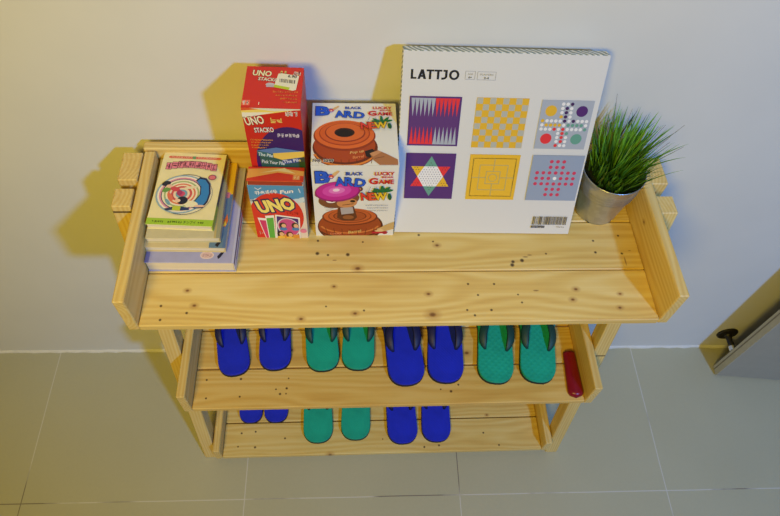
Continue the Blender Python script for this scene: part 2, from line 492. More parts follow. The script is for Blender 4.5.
# ------------------------------------------------------------------ books
PAGES = None
def pages_mat():
    t = NT('book_pages')
    tc = t.n('ShaderNodeTexCoord')
    nz = t.n('ShaderNodeTexNoise'); nz.inputs['Scale'].default_value = 1; nz.inputs['Detail'].default_value = 3
    t.l(t.mapping(tc.outputs['Object'], (3, 3, 900)), nz.inputs['Vector'])
    t.l(t.ramp(nz.outputs['Fac'], [(.3, (.62, .52, .36, 1)), (.7, (.86, .78, .62, 1))]), t.b.inputs['Base Color'])
    t.b.inputs['Roughness'].default_value = .8
    return t.m
PAGES = pages_mat()
def book(name, x0, x1, y0, y1, z0, z1, cover_col, spine_col, label, rz=0.0, group=None):
    """spine on the right, as these lie; returns the thing and its cover-top Print"""
    cxx, cyy = (x0 + x1) / 2, (y0 + y1) / 2
    t = empty(name, (cxx, cyy, z0), rz)
    tag(t, label, 'book', group)
    a, b = (x1 - x0) / 2, (y1 - y0) / 2; h = z1 - z0; ct = .0011
    obj('page_block', box_bm(2*a - .003, 2*b - .005, h - 2*ct, (-.0008, 0, h/2), .0004), PAGES, t)
    cm = plain('book_cover', cover_col, .4, noise=.03)
    obj('back_cover', box_bm(2*a, 2*b, ct, (0, 0, ct/2), .0004), cm, t)
    obj('front_cover', box_bm(2*a, 2*b, ct, (0, 0, h - ct/2), .0004), cm, t)
    sm = plain('book_spine', spine_col, .4, noise=.03)
    obj('spine', box_bm(.0014, 2*b, h - 2*ct, (a - .0007, 0, h/2)), sm, t)
    return t, Print((-a, -b, h), (1, 0, 0), (0, 1, 0), 2*a, 2*b), Print((a, -b, 0), (0, 1, 0), (0, 0, 1), 2*b, h)
# large book at the bottom
S = Z1
t, p, q = book('picture_book', .5355, .6895, -.2555, -.0365, S, S + .029, (172, 172, 214), (205, 205, 222),
    'large lavender hardcover book at the bottom of the book stack', R(-.5))
p.ell(.106, .016, .012, .008, (236, 214, 210)); p.ell(.106, .016, .0105, .0065, (222, 190, 188))
p.glyphs(.098, .0125, .016, .006, 4, (160, 110, 130), 4, 4, .0006)
p.poly([(.124, .014), (.131, .024), (.135, .022), (.130, .012), (.126, .008)], (40, 40, 70))
p.rect(0, 0, .007, .219, (120, 120, 185)); p.rect(.150, 0, .154, .219, (190, 192, 225))
p.build('cover_print', t)
q.rect(0, .0205, .219, .0285, (60, 64, 120)); q.rect(0, .0145, .219, .0185, (235, 235, 240)); q.rect(0, .0, .219, .006, (225, 220, 205))
q.rect(.07, .0075, .13, .0135, (200, 60, 90)); q.rect(.15, .0075, .19, .0135, (190, 50, 60)); q.rect(.02, .0075, .06, .0135, (130, 130, 190))
q.build('spine_print', t)
t, p, q = book('comic_book', .5345, .6750, -.2330, -.0360, S + .0293, S + .0430, (214, 196, 150), (214, 196, 150),
    'blue and yellow covered book just above the large lavender book', R(-.8))
p.rect(.112, 0, .1405, .197, (104, 134, 160)); p.rect(.118, .120, .1405, .197, (238, 200, 60)); p.ell(.131, .118, .007, .007, (224, 130, 140)); p.rect(.1355, 0, .1405, .12, (90, 120, 165))
p.poly([(.128, .05), (.136, .075), (.139, .06), (.135, .045)], (220, 110, 50)); p.poly([(.130, .045), (.134, .060), (.137, .05)], (240, 200, 70))
p.poly([(.122, .006), (.129, .018), (.133, .014), (.127, .002)], (40, 40, 50)); p.ell(.126, .022, .005, .004, (230, 226, 220)); p.ell(.121, .03, .004, .005, (180, 70, 60))
p.build('cover_print', t); q.bm.free()
t, p, q = book('comic_book', .5365, .6645, -.2225, -.0400, S + .0433, S + .0565, (206, 196, 160), (190, 180, 140),
    'cream covered comic book, second from the top of the book stack', R(.6))
p.rect(.121, 0, .128, .182, (160, 158, 130)); p.rect(.1175, 0, .121, .182, (196, 176, 120)); p.build('cover_print', t); q.bm.free()
# top comic with the round picture
t, p, q = book('comic_book', .5420, .6570, -.2050, -.0380, S + .0568, S + .0705, (244, 232, 178), (150, 190, 60),
    'cream comic book with pink title and round picture, topmost of the book stack', R(-2.6))
W_, H_ = .115, .167
p.rect(0, 0, W_, .014, (166, 204, 58))
p.glyphs(.010, .0045, .020, .0048, 6, (70, 90, 40), 1, 5, .0007); p.glyphs(.036, .0045, .026, .0048, 7, (70, 90, 40), 2, 5, .0007)
p.text('チンプイ', .064, .004, .006, (60, 80, 40), width=.021, height=.0062, bold=.01); p.glyphs(.089, .0045, .010, .0048, 3, (70, 90, 40), 3, 5, .0007)
p.rect(.014, .1525, .103, .1580, (226, 116, 92)); p.ell(.014, .15525, .004, .00275, (226, 116, 92)); p.ell(.103, .15525, .004, .00275, (226, 116, 92)); p.rect(.054, .152, .060, .1585, (110, 160, 110))
p.glyphs(.016, .1536, .036, .0036, 12, (250, 210, 180), 5, 3, .0006); p.glyphs(.063, .1536, .036, .0036, 12, (250, 210, 180), 6, 3, .0006)
# title: nine fat pink characters on a shallow arch
for i in range(9):
    u = (i + .5) / 9 * 2 - 1; gx = .010 + i * .0103; gy = .124 + .007 * (1 - u * u)
    p.rect(gx - .0006, gy - .0008, gx + .0101, gy + .0158, (88, 44, 60)); p.rect(gx, gy, gx + .0094, gy + .015, (236, 138, 158))
p.glyphs(.010, .124, .0927, .015, 9, (104, 48, 66), 12, 6, .0009, bend=.007)
# rings
cxr, cyr = .050, .068
p.ell(cxr + .006, cyr, .048, .046, (54, 62, 96)); p.ell(cxr + .007, cyr, .0465, .0446, (242, 232, 196))
rings = [(.044, (150, 180, 200)), (.041, (250, 240, 220)), (.038, (228, 150, 176)), (.035, (60, 66, 100)), (.0335, (246, 236, 206)), (.030, (170, 190, 130)), (.027, (248, 236, 210)), (.024, (232, 130, 90)), (.021, (248, 232, 200)), (.018, (214, 90, 90)), (.014, (246, 220, 190)), (.010, (120, 170, 190)), (.006, (214, 80, 120))]
for r_, c in rings: p.ell(cxr, cyr, r_ * 1.04, r_, c)
# loose paint-like patches over the rings
p.poly([(.068, .040), (.078, .036), (.092, .038), (.099, .052), (.101, .072), (.097, .094), (.088, .106), (.076, .108), (.070, .100), (.080, .088), (.082, .068), (.074, .052)], (38, 46, 84))
p.poly([(.070, .042), (.080, .038), (.090, .041), (.0965, .055), (.098, .072), (.0945, .091), (.087, .102), (.077, .104), (.072, .098), (.082, .086), (.084, .068), (.076, .052)], (52, 134, 204))
p.ell(.098, .1085, .0072, .0062, (120, 50, 80)); p.ell(.098, .1085, .0058, .0048, (226, 120, 130))
p.ell(.064, .083, .0135, .0030, (238, 226, 190), rot=12); p.ell(.070, .046, .013, .007, (246, 238, 200), rot=-8); p.ell(.086, .042, .010, .0025, (240, 196, 170), rot=4)
p.ell(.022, .076, .008, .005, (110, 160, 80), rot=30); p.ell(.019, .090, .008, .0055, (40, 44, 60), rot=20); p.ell(.026, .084, .006, .004, (244, 200, 170))
p.ell(.037, .078, .009, .005, (216, 80, 90), rot=-15); p.ell(.046, .070, .005, .006, (176, 60, 110)); p.ell(.054, .053, .0095, .0088, (30, 34, 56)); p.ell(.046, .052, .005, .004, (246, 206, 180))
p.rect(.040, .030, .054, .040, (196, 208, 70)); p.poly([(.026, .033), (.040, .038), (.040, .031), (.030, .029)], (44, 60, 100)); p.poly([(.054, .030), (.070, .032), (.068, .037), (.054, .039)], (44, 60, 110))
p.ell(.0315, .060, .004, .010, (232, 120, 90), rot=30); p.ell(.029, .048, .003, .008, (120, 170, 190), rot=36)
p.build('cover_print', t)
q.rect(0, 0, .167, .0137, (170, 190, 70)); q.rect(.05, .001, .12, .0127, (70, 70, 90)); q.rect(.125, .001, .160, .0127, (150, 60, 80))
q.build('spine_print', t)

# ------------------------------------------------------------------ card game boxes
def card(name, col): return plain(name, col, .42, noise=.04, nscale=90)
# tall block-tower box
sx0, sx1, sy0, sy1, sz1 = .7275, .8180, -.1400, -.0470, 1.1655
bx = empty('game_box', ((sx0 + sx1) / 2, (sy0 + sy1) / 2, S), R(-1.2))
tag(bx, 'tall red game box with a price sticker on top standing behind the smaller card box', 'game box')
a, b, h = (sx1 - sx0) / 2, (sy1 - sy0) / 2, sz1 - S
obj('carton', box_bm(2*a, 2*b, h, (0, 0, h/2), .0015), card('red_card', (206, 44, 34)), bx)
p = Print((-a, -b, h), (1, 0, 0), (0, 1, 0), 2*a, 2*b)
p.rect(0, 0, 2*a, 2*b, (214, 46, 36))
p.text('UNO', .010, .072, .02, (246, 236, 190), width=.030, height=.013, bold=.03, rot=-4, outline=(120, 30, 30))
p.text('STACKO', .020, .061, .012, (240, 226, 200), width=.032, height=.008, bold=.03, rot=-5, outline=(90, 40, 60))
p.ell(.040, .052, .007, .004, (200, 190, 200)); p.rect(.034, .046, .050, .051, (190, 178, 190))
p.glyphs(.074, .073, .013, .012, 3, (246, 222, 200), 9, 6, .0012); p.glyphs(.052, .076, .014, .008, 2, (240, 220, 120), 10, 5, .0012)
for i, (x_, w_) in enumerate(((.045, .040), (.050, .034), (.058, .027), (.063, .022))): p.glyphs(x_, .034 - i * .0075, w_, .0036, int(w_ / .0036), (244, 150, 70), 20 + i, 4, .0007)
p.rect(.001, .004, .013, .016, (240, 110, 90)); p.glyphs(.002, .005, .010, .010, 2, (250, 226, 214), 27, 5, .001)
p.rect(.026, .006, .0272, .012, (250, 226, 200))
p.build('top_print', bx)
# sticker
st = Print((-a, -b, h + .0006), (1, 0, 0), (0, 1, 0), 2*a, 2*b)
st.poly([(.046, .046), (.051, .077), (.0565, .078), (.084, .073), (.081, .041), (.076, .039)], (238, 232, 206))
st.poly([(.046, .046), (.0469, .0515), (.0712, .0460), (.070, .0405)], (186, 206, 50))
st.text('6.90', .066, .069, .01, (60, 60, 66), width=.014, bold=.03, rot=-8)
rnd = random.Random(8); x_ = .054
while x_ < .078:
    ww = rnd.choice((.0006, .0012, .0018)); st.poly([(x_, .0575 - (x_ - .054) * .12), (x_ + ww, .0575 - (x_ - .054) * .12), (x_ + ww, .0655 - (x_ - .054) * .12), (x_, .0655 - (x_ - .054) * .12)], (90, 84, 84), False); x_ += ww + rnd.choice((.0007, .0014))
o = st.build('price_sticker', bx); o['label'] = 'cream price sticker with barcode'
p = Print((-a, -b, 0), (1, 0, 0), (0, 0, 1), 2*a, h)
p.rect(0, 0, 2*a, h, (204, 42, 34))
p.poly([(0, h - .001), (0, h - .020), (2*a, h - .001)], (240, 214, 110)); p.poly([(0, h - .010), (0, h - .022), (.050, h - .008)], (238, 232, 214)); p.poly([(0, h), (0, h - .006), (.03, h - .002), (.04, h)], (224, 92, 50))
p.poly([(.012, h), (.05, h - .006), (.0905, h - .002), (.0905, h)], (226, 220, 200))
p.ell(.068, h - .125, .058, .086, (58, 30, 104), 48)
p.text('UNO', .004, h - .038, .02, (246, 232, 200), width=.030, height=.0180, bold=.03, rot=10, outline=(90, 30, 60))
p.text('STACKO', .015, h - .053, .012, (236, 224, 214), width=.031, height=.0110, bold=.03, rot=4, outline=(70, 30, 80))
p.glyphs(.042, h - .031, .019, .012, 2, (240, 206, 110), 31, 6, .0016); p.glyphs(.066, h - .016, .020, .012, 3, (236, 220, 214), 33, 8, .0016)
p.glyphs(.050, h - .062, .035, .009, 6, (214, 206, 226), 34, 6, .0013)
for i in range(4): p.glyphs(.006, h - .071 - i * .0060, .036 - i * .004, .0036, 12 - i, (240, 170, 70), 40 + i, 4, .0006)
p.poly([(.016, h - .106), (.053, h - .113), (.0905, h - .105), (.0905, h - .150), (.018, h - .150)], (44, 92, 88))
p.poly([(.013, h - .094), (.0455, h - .086), (.0905, h - .094), (.0905, h - .097), (.039, h - .1025)], (90, 128, 186))
p.poly([(.039, h - .100), (.0905, h - .0935), (.0905, h - .107), (.053, h - .1156), (.039, h - .110)], (236, 204, 96))
p.poly([(.013, h - .094), (.039, h - .1010), (.039, h - .110), (.014, h - .107)], (56, 110, 120))
p.poly([(.053, h - .1156), (.0905, h - .107), (.0905, h - .118), (.053, h - .127)], (60, 86, 150))
p.text('The Pile', .014, h - .1060, .01, (214, 232, 236), width=.024, height=.0080, bold=.02, rot=-10)
p.text('Pick Your Pile', .018, h - .1240, .01, (206, 222, 236), width=.038, height=.0085, bold=.02, rot=-7)
p.text('The Pile', .055, h - .1240, .01, (214, 222, 240), width=.030, height=.0080, bold=.02, rot=12)
p.build('front_print', bx)

# small card box with the lid half open
ux0, ux1, uy0, uy1 = .7215, .8150, -.1805, -.1435
bx = empty('card_box', ((ux0 + ux1) / 2, (uy0 + uy1) / 2, S), R(-1.0))
tag(bx, 'small red and blue card game box standing in front of the tall red box', 'card box')
a, b, h = (ux1 - ux0) / 2, (uy1 - uy0) / 2, .1515
bm = bmesh.new()
fs = add_box(bm, -a, a, -b, b, 0, h)
obj('carton', bm, card('pale_card', (214, 196, 170)), bx)
p = Print((-a, -b, 0), (1, 0, 0), (0, 0, 1), 2*a, h)
p.rect(0, 0, 2*a, h, (232, 214, 196)); p.rect(0, h - .044, 2*a, h, (82, 150, 196))
for i in range(9):
    p.ell(.005 + i * .011, h - .044 + (i % 3) * .004, .010, .006, (206, 220, 226), up=False)
    p.up()
p.ell(.042, .066, .047, .066, (216, 50, 38), 40); p.rect(0, .0, .03, .06, (216, 50, 38)); p.ell(.036, .060, .044, .056, (222, 56, 42), 40)
p.glyphs(.010, h - .026, .040, .011, 9, (236, 238, 240), 51, 5, .0012, .15); p.text('Fun', .053, h - .022, .01, (240, 236, 236), width=.024, height=.010, bold=.03, rot=10, shear=.2)
p.line(.012, h - .006, .017, h - .011, .0014, (236, 240, 244)); p.line(.017, h - .011, .023, h - .006, .0014, (236, 240, 244)); p.line(.085, h - .006, .0875, h - .018, .0014, (230, 236, 240))
p.text('UNO', .014, h - .078, .03, (248, 226, 120), width=.066, height=.036, bold=.05, rot=12, outline=(60, 40, 90), ow=.08)
p.glyphs(.060, h - .080, .020, .010, 5, (150, 24, 24), 52, 4, .0007)
def cardp(pts, inner, c):
    p.poly(pts, (246, 242, 232)); m = (sum(v[0] for v in pts) / len(pts), sum(v[1] for v in pts) / len(pts))
    p.poly([(m[0] + (v[0] - m[0]) * inner, m[1] + (v[1] - m[1]) * (inner + .04)) for v in pts], c)
cardp([(.007, .062), (.022, .060), (.028, -.02), (.018, -.02)], .80, (214, 56, 110))
cardp([(.021, .068), (.037, .070), (.033, -.02), (.021, -.02)], .80, (96, 176, 70))
cardp([(.039, .072), (.082, .064), (.078, -.03), (.032, -.03)], .88, (74, 44, 120))
p.ell(.060, .034, .020, .028, (226, 218, 220), 30, 10); p.ell(.060, .034, .018, .026, (206, 80, 140), 30, 10); p.rect(.040, .0, .078, .012, (226, 150, 60))
for (qx, qy, c) in ((.050, .040, (60, 36, 40)), (.072, .040, (70, 50, 40)), (.044, .014, (40, 26, 24)), (.060, .012, (90, 50, 40))):
    p.ell(qx, qy, .0065, .009, c); p.ell(qx + .0015, qy - .001, .0042, .0062, (232, 180, 140)); p.ell(qx, qy - .011, .007, .005, (70, 130, 190) if qy > .02 else (240, 190, 70))
p.glyphs(.005, .010, .008, .012, 2, (240, 150, 140), 55, 4, .001); p.ell(.086, .024, .006, .006, (232, 130, 160))
p.build('front_print', bx)
# lid flap, hinged at the back and lifted a little
lid = empty_lid = None
bm = box_bm(2*a + .001, .036, .0012, (0, -.018, .0006), .0004)
lo = obj('lid', bm, card('orange_card', (226, 92, 44)), bx, (0, b, h + .002), (R(-9), 0, 0))
p = Print((-a, -.036, .0012), (1, 0, 0), (0, 1, 0), 2*a, .036)
p.rect(0, 0, 2*a, .036, (222, 64, 44)); p.poly([(0, .006), (0, .030), (.05, .034), (.0935, .026), (.0935, .014), (.05, .022)], (244, 176, 84)); p.poly([(.02, .020), (.05, .026), (.080, .020), (.06, .034)], (248, 222, 150))
p.rect(.076, .004, .088, .016, (238, 150, 80)); p.glyphs(.077, .005, .010, .010, 2, (252, 220, 160), 61, 5, .001)
p.build('lid_print', lo)
bm = box_bm(2*a - .004, .0012, .0085, (0, -.0355, -.0042))
obj('lid_lip', bm, card('dark_red_card', (160, 60, 40)), lo)

# barrel game box
gx0, gx1, gy0, gy1, gh = .8285, .9725, -.1755, -.0335, .1980
bx = empty('toy_box', ((gx0 + gx1) / 2, (gy0 + gy1) / 2, S), R(.6))
tag(bx, 'white cube-like toy box with barrel pictures on top and front, beside the large flat box', 'toy box')
a, b = (gx1 - gx0) / 2, (gy1 - gy0) / 2
obj('carton', box_bm(2*a, 2*b, gh, (0, 0, gh/2), .0012), card('white_card', (226, 224, 218)), bx)
def titles(p, H, k):
    Y = lambda v: H - v * k
    BL, DK, RD = (30, 90, 214), (16, 40, 120), (206, 34, 40)
    # big blue word with a small bear face peeping over its first letter
    p.text('B', .006, Y(.043), .03, BL, width=.023, height=.030 * k, bold=.035, outline=DK, ow=.03)
    p.ell(.0315, Y(.026), .0055, .0062 * k, BL); p.ell(.0325, Y(.026), .0042, .0046 * k, (214, 80, 60)); p.ell(.0325, Y(.028), .0018, .0015 * k, (246, 226, 200))
    p.poly([(.034, Y(.021)), (.044, Y(.011)), (.047, Y(.013)), (.038, Y(.026))], (222, 178, 128))
    for ch, x_, y_, w_, h_, r_ in (('A', .039, .050, .016, .022, 4), ('R', .0545, .050, .015, .022, 0), ('D', .0705, .0515, .018, .021, -5)):
        p.text(ch, x_, Y(y_), .02, BL, width=w_, height=h_ * k, bold=.03, rot=r_, outline=DK, ow=.03)
    p.text('BLACK', .056, Y(.0225), .01, (24, 66, 170), width=.029, height=.0085 * k, bold=.04)
    p.text('LUCKY', .104, Y(.0225), .01, RD, width=.033, height=.0090 * k, bold=.03)
    p.text('BEAR', .116, Y(.0290), .008, RD, width=.0200, height=.0045 * k, bold=.02)
    p.text('G', .095, Y(.0450), .02, RD, width=.0150, height=.0165 * k, bold=.04)
    p.text('AME', .111, Y(.0440), .014, RD, width=.026, height=.0115 * k, bold=.03)
    for an in (15, 50, 150, 175, 95): p.ell(.119 + .009 * math.cos(R(an)), Y(.064) + .006 * k * math.sin(R(an)), .0095, .0034 * k, (20, 110, 60), rot=an)
    p.ell(.1315, Y(.078), .0033, .0095 * k, (20, 90, 52), rot=8)
    for ch, x_, c in (('N', .083, (226, 60, 44)), ('E', .096, (226, 84, 50)), ('W', .106, (238, 196, 40))):
        p.text(ch, x_, Y(.088), .02, c, width=.014 if ch != 'W' else .022, height=.021 * k, bold=.035, rot=5, outline=(70, 30, 20), ow=.03)
    p.line(.094, Y(.064), .098, Y(.050), .0005, (120, 100, 90)); p.line(.110, Y(.060), .107, Y(.050), .0005, (120, 100, 90))
# top: barrel seen from above, with a hand
p = Print((-a, -b, gh), (1, 0, 0), (0, 1, 0), 2*a, 2*b)
p.rect(.0, .0, 2*a, 2*b, (232, 230, 222))
H = 2*b
p.ell(.056, H - .103, .054, .040, (110, 44, 20), 40); p.ell(.055, H - .098, .051, .038, (176, 70, 26), 40)
for i in range(8): p.line(.010 + i * .013, H - .120 - .010 * math.sin(i * .45), .013 + i * .0122, H - .138, .0010, (100, 40, 18), i == 0)
p.arc(.055, H - .113, .050, .030, .0045, 190, 350, (226, 132, 50)); p.arc(.055, H - .118, .049, .028, .0016, 190, 350, (120, 46, 20))
p.ell(.055, H - .077, .052, .034, (150, 56, 22), 40); p.ell(.055, H - .074, .050, .0325, (226, 108, 44), 40)
p.ell(.055, H - .072, .043, .0275, (176, 66, 26), 40); p.ell(.055, H - .071, .041, .026, (214, 96, 38), 40)
p.ell(.056, H - .070, .034, .0215, (150, 52, 22), 40); p.ell(.056, H - .069, .032, .020, (222, 106, 44), 40)
p.ell(.055, H - .070, .017, .0105, (50, 22, 14), 30); p.ell(.054, H - .072, .014, .0085, (24, 14, 12), 30)
p.text('Pop up', .064, H - .120, .01, (236, 196, 120), width=.024, height=.007, bold=.01, rot=12, shear=.3)
p.text('Barrel', .068, H - .129, .01, (236, 150, 90), width=.020, height=.006, bold=.01, rot=10, shear=.3)
p.poly([(.088, H - .112), (.101, H - .107), (.108, H - .116), (.100, H - .126), (.090, H - .124)], (34, 24, 24))
p.poly([(.096, H - .117), (.110, H - .110), (.124, H - .118), (.142, H - .130), (.142, H), ][:4] + [(.142, H - .142), (.112, H - .142), (.102, H - .132)], (176, 116, 74))
p.poly([(.096, H - .117), (.110, H - .110), (.116, H - .114), (.102, H - .124)], (206, 146, 98)); p.line(.104, H - .128, .120, H - .124, .0012, (120, 70, 44))
titles(p, H, .72)
p.text('NO. 2299', .003, .004, .01, (50, 46, 60), width=.034, height=.0062, bold=.03, outline=(236, 232, 220), ow=.06)
p.build('top_print', bx)
# front: bear under a pink bowl in the barrel
p = Print((-a, -b, 0), (1, 0, 0), (0, 0, 1), 2*a, gh)
p.rect(0, 0, 2*a, gh, (230, 228, 222)); H = gh
p.ell(.064, .028, .060, .052, (92, 38, 20), 40); p.ell(.063, .030, .057, .049, (158, 70, 32), 40)
p.arc(.063, .038, .054, .030, .0040, 195, 345, (206, 120, 60)); p.arc(.063, .020, .055, .026, .0030, 195, 345, (70, 30, 16))
for i in range(7): p.line(.018 + i * .015, .026 - .006 * math.sin(i * .5), .021 + i * .014, .002, .0010, (90, 36, 18), i == 0)
p.ell(.063, .058, .050, .026, (120, 48, 24), 40); p.ell(.063, .060, .047, .024, (196, 96, 46), 40); p.ell(.063, .060, .039, .020, (130, 54, 28), 40); p.ell(.063, .061, .037, .0185, (190, 92, 44), 40)
p.ell(.063, .061, .030, .015, (110, 44, 24), 36); p.ell(.063, .061, .028, .0138, (170, 80, 40), 36)
p.poly([(.040, .056), (.050, .048), (.070, .048), (.076, .058), (.070, .090), (.042, .090)], (96, 52, 32)); p.poly([(.048, .066), (.070, .070), (.068, .088), (.046, .086)], (176, 168, 168)); p.ell(.060, .058, .010, .006, (150, 90, 50))
p.ell(.0095, .122, .0065, .0065, (120, 72, 44)); p.ell(.0785, .138, .0070, .0070, (104, 60, 38)); p.ell(.0785, .138, .0038, .0038, (190, 130, 90))
p.ell(.044, .110, .036, .024, (122, 74, 46), 36, 14); p.ell(.058, .100, .018, .013, (206, 140, 88), 30, 12); p.ell(.031, .106, .009, .0058, (246, 242, 236), 24, 6); p.ell(.032, .1055, .0036, .0028, (30, 24, 30)); p.ell(.068, .105, .0045, .0034, (40, 26, 24)); p.line(.050, .094, .070, .098, .0014, (70, 34, 24))
p.ell(.042, .131, .039, .027, (150, 24, 110), 40, 10); p.ell(.042, .133, .0365, .0245, (196, 36, 150), 40, 10); p.ell(.041, .134, .025, .016, (214, 70, 176), 36, 10); p.ell(.041, .135, .014, .0085, (228, 120, 200), 30, 10); p.ell(.040, .136, .006, .004, (246, 214, 236), 20, 10)
p.line(.018, .088, .034, .084, .0007, (110, 100, 100)); p.line(.020, .080, .034, .080, .0007, (110, 100, 100))
p.poly([(.112, .022), (.128, .034), (.144, .044), (.144, .022), (.122, .012)], (206, 170, 110)); p.poly([(.108, .016), (.120, .024), (.126, .018), (.118, .010)], (226, 190, 140)); p.rect(.104, .008, .132, .0135, (190, 30, 50)); p.ell(.128, .0105, .005, .005, (170, 24, 44))
p.text('Lucky', .026, .004, .01, (236, 150, 110), width=.022, height=.0075, bold=.01, shear=.3, rot=2); p.text('Barrel', .060, .008, .01, (236, 196, 110), width=.026, height=.0085, bold=.01, shear=.3, rot=12)
titles(p, H, 1.0)
for i in range(3): p.glyphs(.090 + i * .003, H - .103 - i * .0075, .040 - i * .003, .0030, 18, (120, 130, 160), 70 + i, 3, .0005)
p.build('front_print', bx)
p = Print((-a, b, 0), (0, -1, 0), (0, 0, 1), 2*b, gh)
p.ell(.070, .060, .050, .045, (150, 90, 60), 30); p.rect(.02, .150, .11, .168, (60, 90, 170)); p.build('side_print', bx)

# large flat board game box leaning on the wall
eX = Vector((0.99994639, -0.01035447, 0)); eY = Vector((0.00371644, 0.3589022, 0.93336777)); eN = eX.cross(eY)
LWd, LH, LT = .3350, .3450, .0240
O = Vector((.9755, -.1685, .8800))
bx = empty('board_game_box', O)
tag(bx, 'large square white board game box with six colourful board pictures leaning on the wall', 'board game box')
def pattern_mat():
    t = NT('zigzag_card'); tc = t.n('ShaderNodeTexCoord')
    wv = t.n('ShaderNodeTexWave', bands_direction='DIAGONAL'); wv.inputs['Scale'].default_value = 60; wv.inputs['Distortion'].default_value = 3; wv.inputs['Detail'].default_value = 0
    t.l(tc.outputs['Object'], wv.inputs['Vector'])
    t.l(t.ramp(wv.outputs['Fac'], [(.45, (.80, .80, .74, 1)), (.55, (.24, .30, .27, 1))]), t.b.inputs['Base Color'])
    t.b.inputs['Roughness'].default_value = .5
    return t.m
bm = bmesh.new()
vs = []
for dx in (0, LWd):
    for (u_, v_) in ((0, 0), (-LT, 0), (-LT, LH), (0, LH)):
        vs.append(bm.verts.new(eX * dx + eY * v_ + eN * u_))
F = [(0, 1, 2, 3), (7, 6, 5, 4), (0, 4, 5, 1), (1, 5, 6, 2), (2, 6, 7, 3), (3, 7, 4, 0)]
for f in F: bm.faces.new([vs[i] for i in f])
bmesh.ops.recalc_face_normals(bm, faces=bm.faces)
bmesh.ops.bevel(bm, geom=list(bm.edges), offset=.0012, segments=2, affect='EDGES')
obj('carton', bm, pattern_mat(), bx)
p = Print((0, 0, 0), eX, eY, LWd, LH)
WH = (218, 216, 213)
p.rect(.0005, .0005, LWd - .0005, LH - .0005, WH)
# the name in heavy upright capitals
ly, lh, lt = .2990, .0160, .0038
INK = (34, 34, 36)
def stem(x_, y_=None, h_=None): p.rect(x_, ly if y_ is None else y_, x_ + lt, ly + lh if h_ is None else h_, INK, False)
p.up()
stem(.0140); p.rect(.0140, ly, .0235, ly + lt * .8, INK, False)
p.poly([(.0250, ly), (.0292, ly), (.0345, ly + lh), (.0302, ly + lh)], INK, False); p.poly([(.0350, ly), (.0394, ly), (.0345, ly + lh), (.0302, ly + lh)], INK); p.rect(.0280, ly + .0034, .0365, ly + .0066, INK)
for tx in (.0392, .0522): p.rect(tx, ly + lh - lt * .8, tx + .0125, ly + lh, INK); p.rect(tx + .0043, ly, tx + .0043 + lt, ly + lh, INK)
p.rect(.0665, ly + lh - lt * .8, .0735, ly + lh, INK); p.rect(.0697, ly + .004, .0697 + lt, ly + lh, INK); p.arc(.0662, ly + .0052, .0054, .0037, .0034, -90, 0, INK, 8); p.rect(.0640, ly - .0002, .0664, ly + .0032, INK)
p.ell(.0845, ly + lh / 2, .0083, lh / 2 + .0004, INK, 30); p.ell(.0845, ly + lh / 2, .0044, lh / 2 - .0030, WH, 30)
def rr(x0, y0, x1, y1, c, wd=.0006):
    for A_, B_ in (((x0, y0), (x1, y0)), ((x1, y0), (x1, y1)), ((x1, y1), (x0, y1)), ((x0, y1), (x0, y0))): p.line(*A_, *B_, wd, c, False)
GR = (150, 150, 152)
rr(.1028, .3005, .1185, .3140, GR); rr(.1225, .3000, .1525, .3135, GR)
p.text('AGE', .1065, .3078, .004, GR, width=.0085, height=.0032); p.text('6+', .1080, .3020, .004, (70, 70, 72), width=.0055, height=.0036, bold=.02)
p.text('PLAYERS', .1265, .3074, .004, GR, width=.022, height=.0032); p.text('2-4', .1335, .3016, .004, (70, 70, 72), width=.008, height=.0036, bold=.02)
PU, RED, GY, YE, GN, WHT = (88, 52, 116), (226, 58, 62), (170, 176, 188), (226, 178, 50), (104, 158, 140), (232, 230, 230)
# backgammon
x0, y0, x1, y1 = .0145, .1810, .1015, .2705
p.rect(x0, y0, x1, y1, PU); p.rect(x0 + .003, y0 + .003, x1 - .003, y1 - .003, (96, 58, 118))
pw = (x1 - x0 - .006) / 12
p.up()
for i in range(12):
    xa = x0 + .003 + i * pw
    p.poly([(xa, y1 - .003), (xa + pw, y1 - .003), (xa + pw / 2, y1 - .036)], GY if i < 6 else RED, False)
    p.poly([(xa, y0 + .003), (xa + pw, y0 + .003), (xa + pw / 2, y0 + .036)], RED if i < 6 else GY, False)
# draughts
x0, y0, x1, y1 = .1265, .1795, .2145, .2705
p.rect(x0, y0, x1, y1, YE); p.up(); cs = (x1 - x0) / 8.0; ch = (y1 - y0) / 8.0
for i in range(8):
    for j in range(8):
        if (i + j) % 2 == 1: p.rect(x0 + i * cs + .0004, y0 + j * ch + .0004, x0 + (i + 1) * cs - .0004, y0 + (j + 1) * ch - .0004, (182, 182, 170), False)
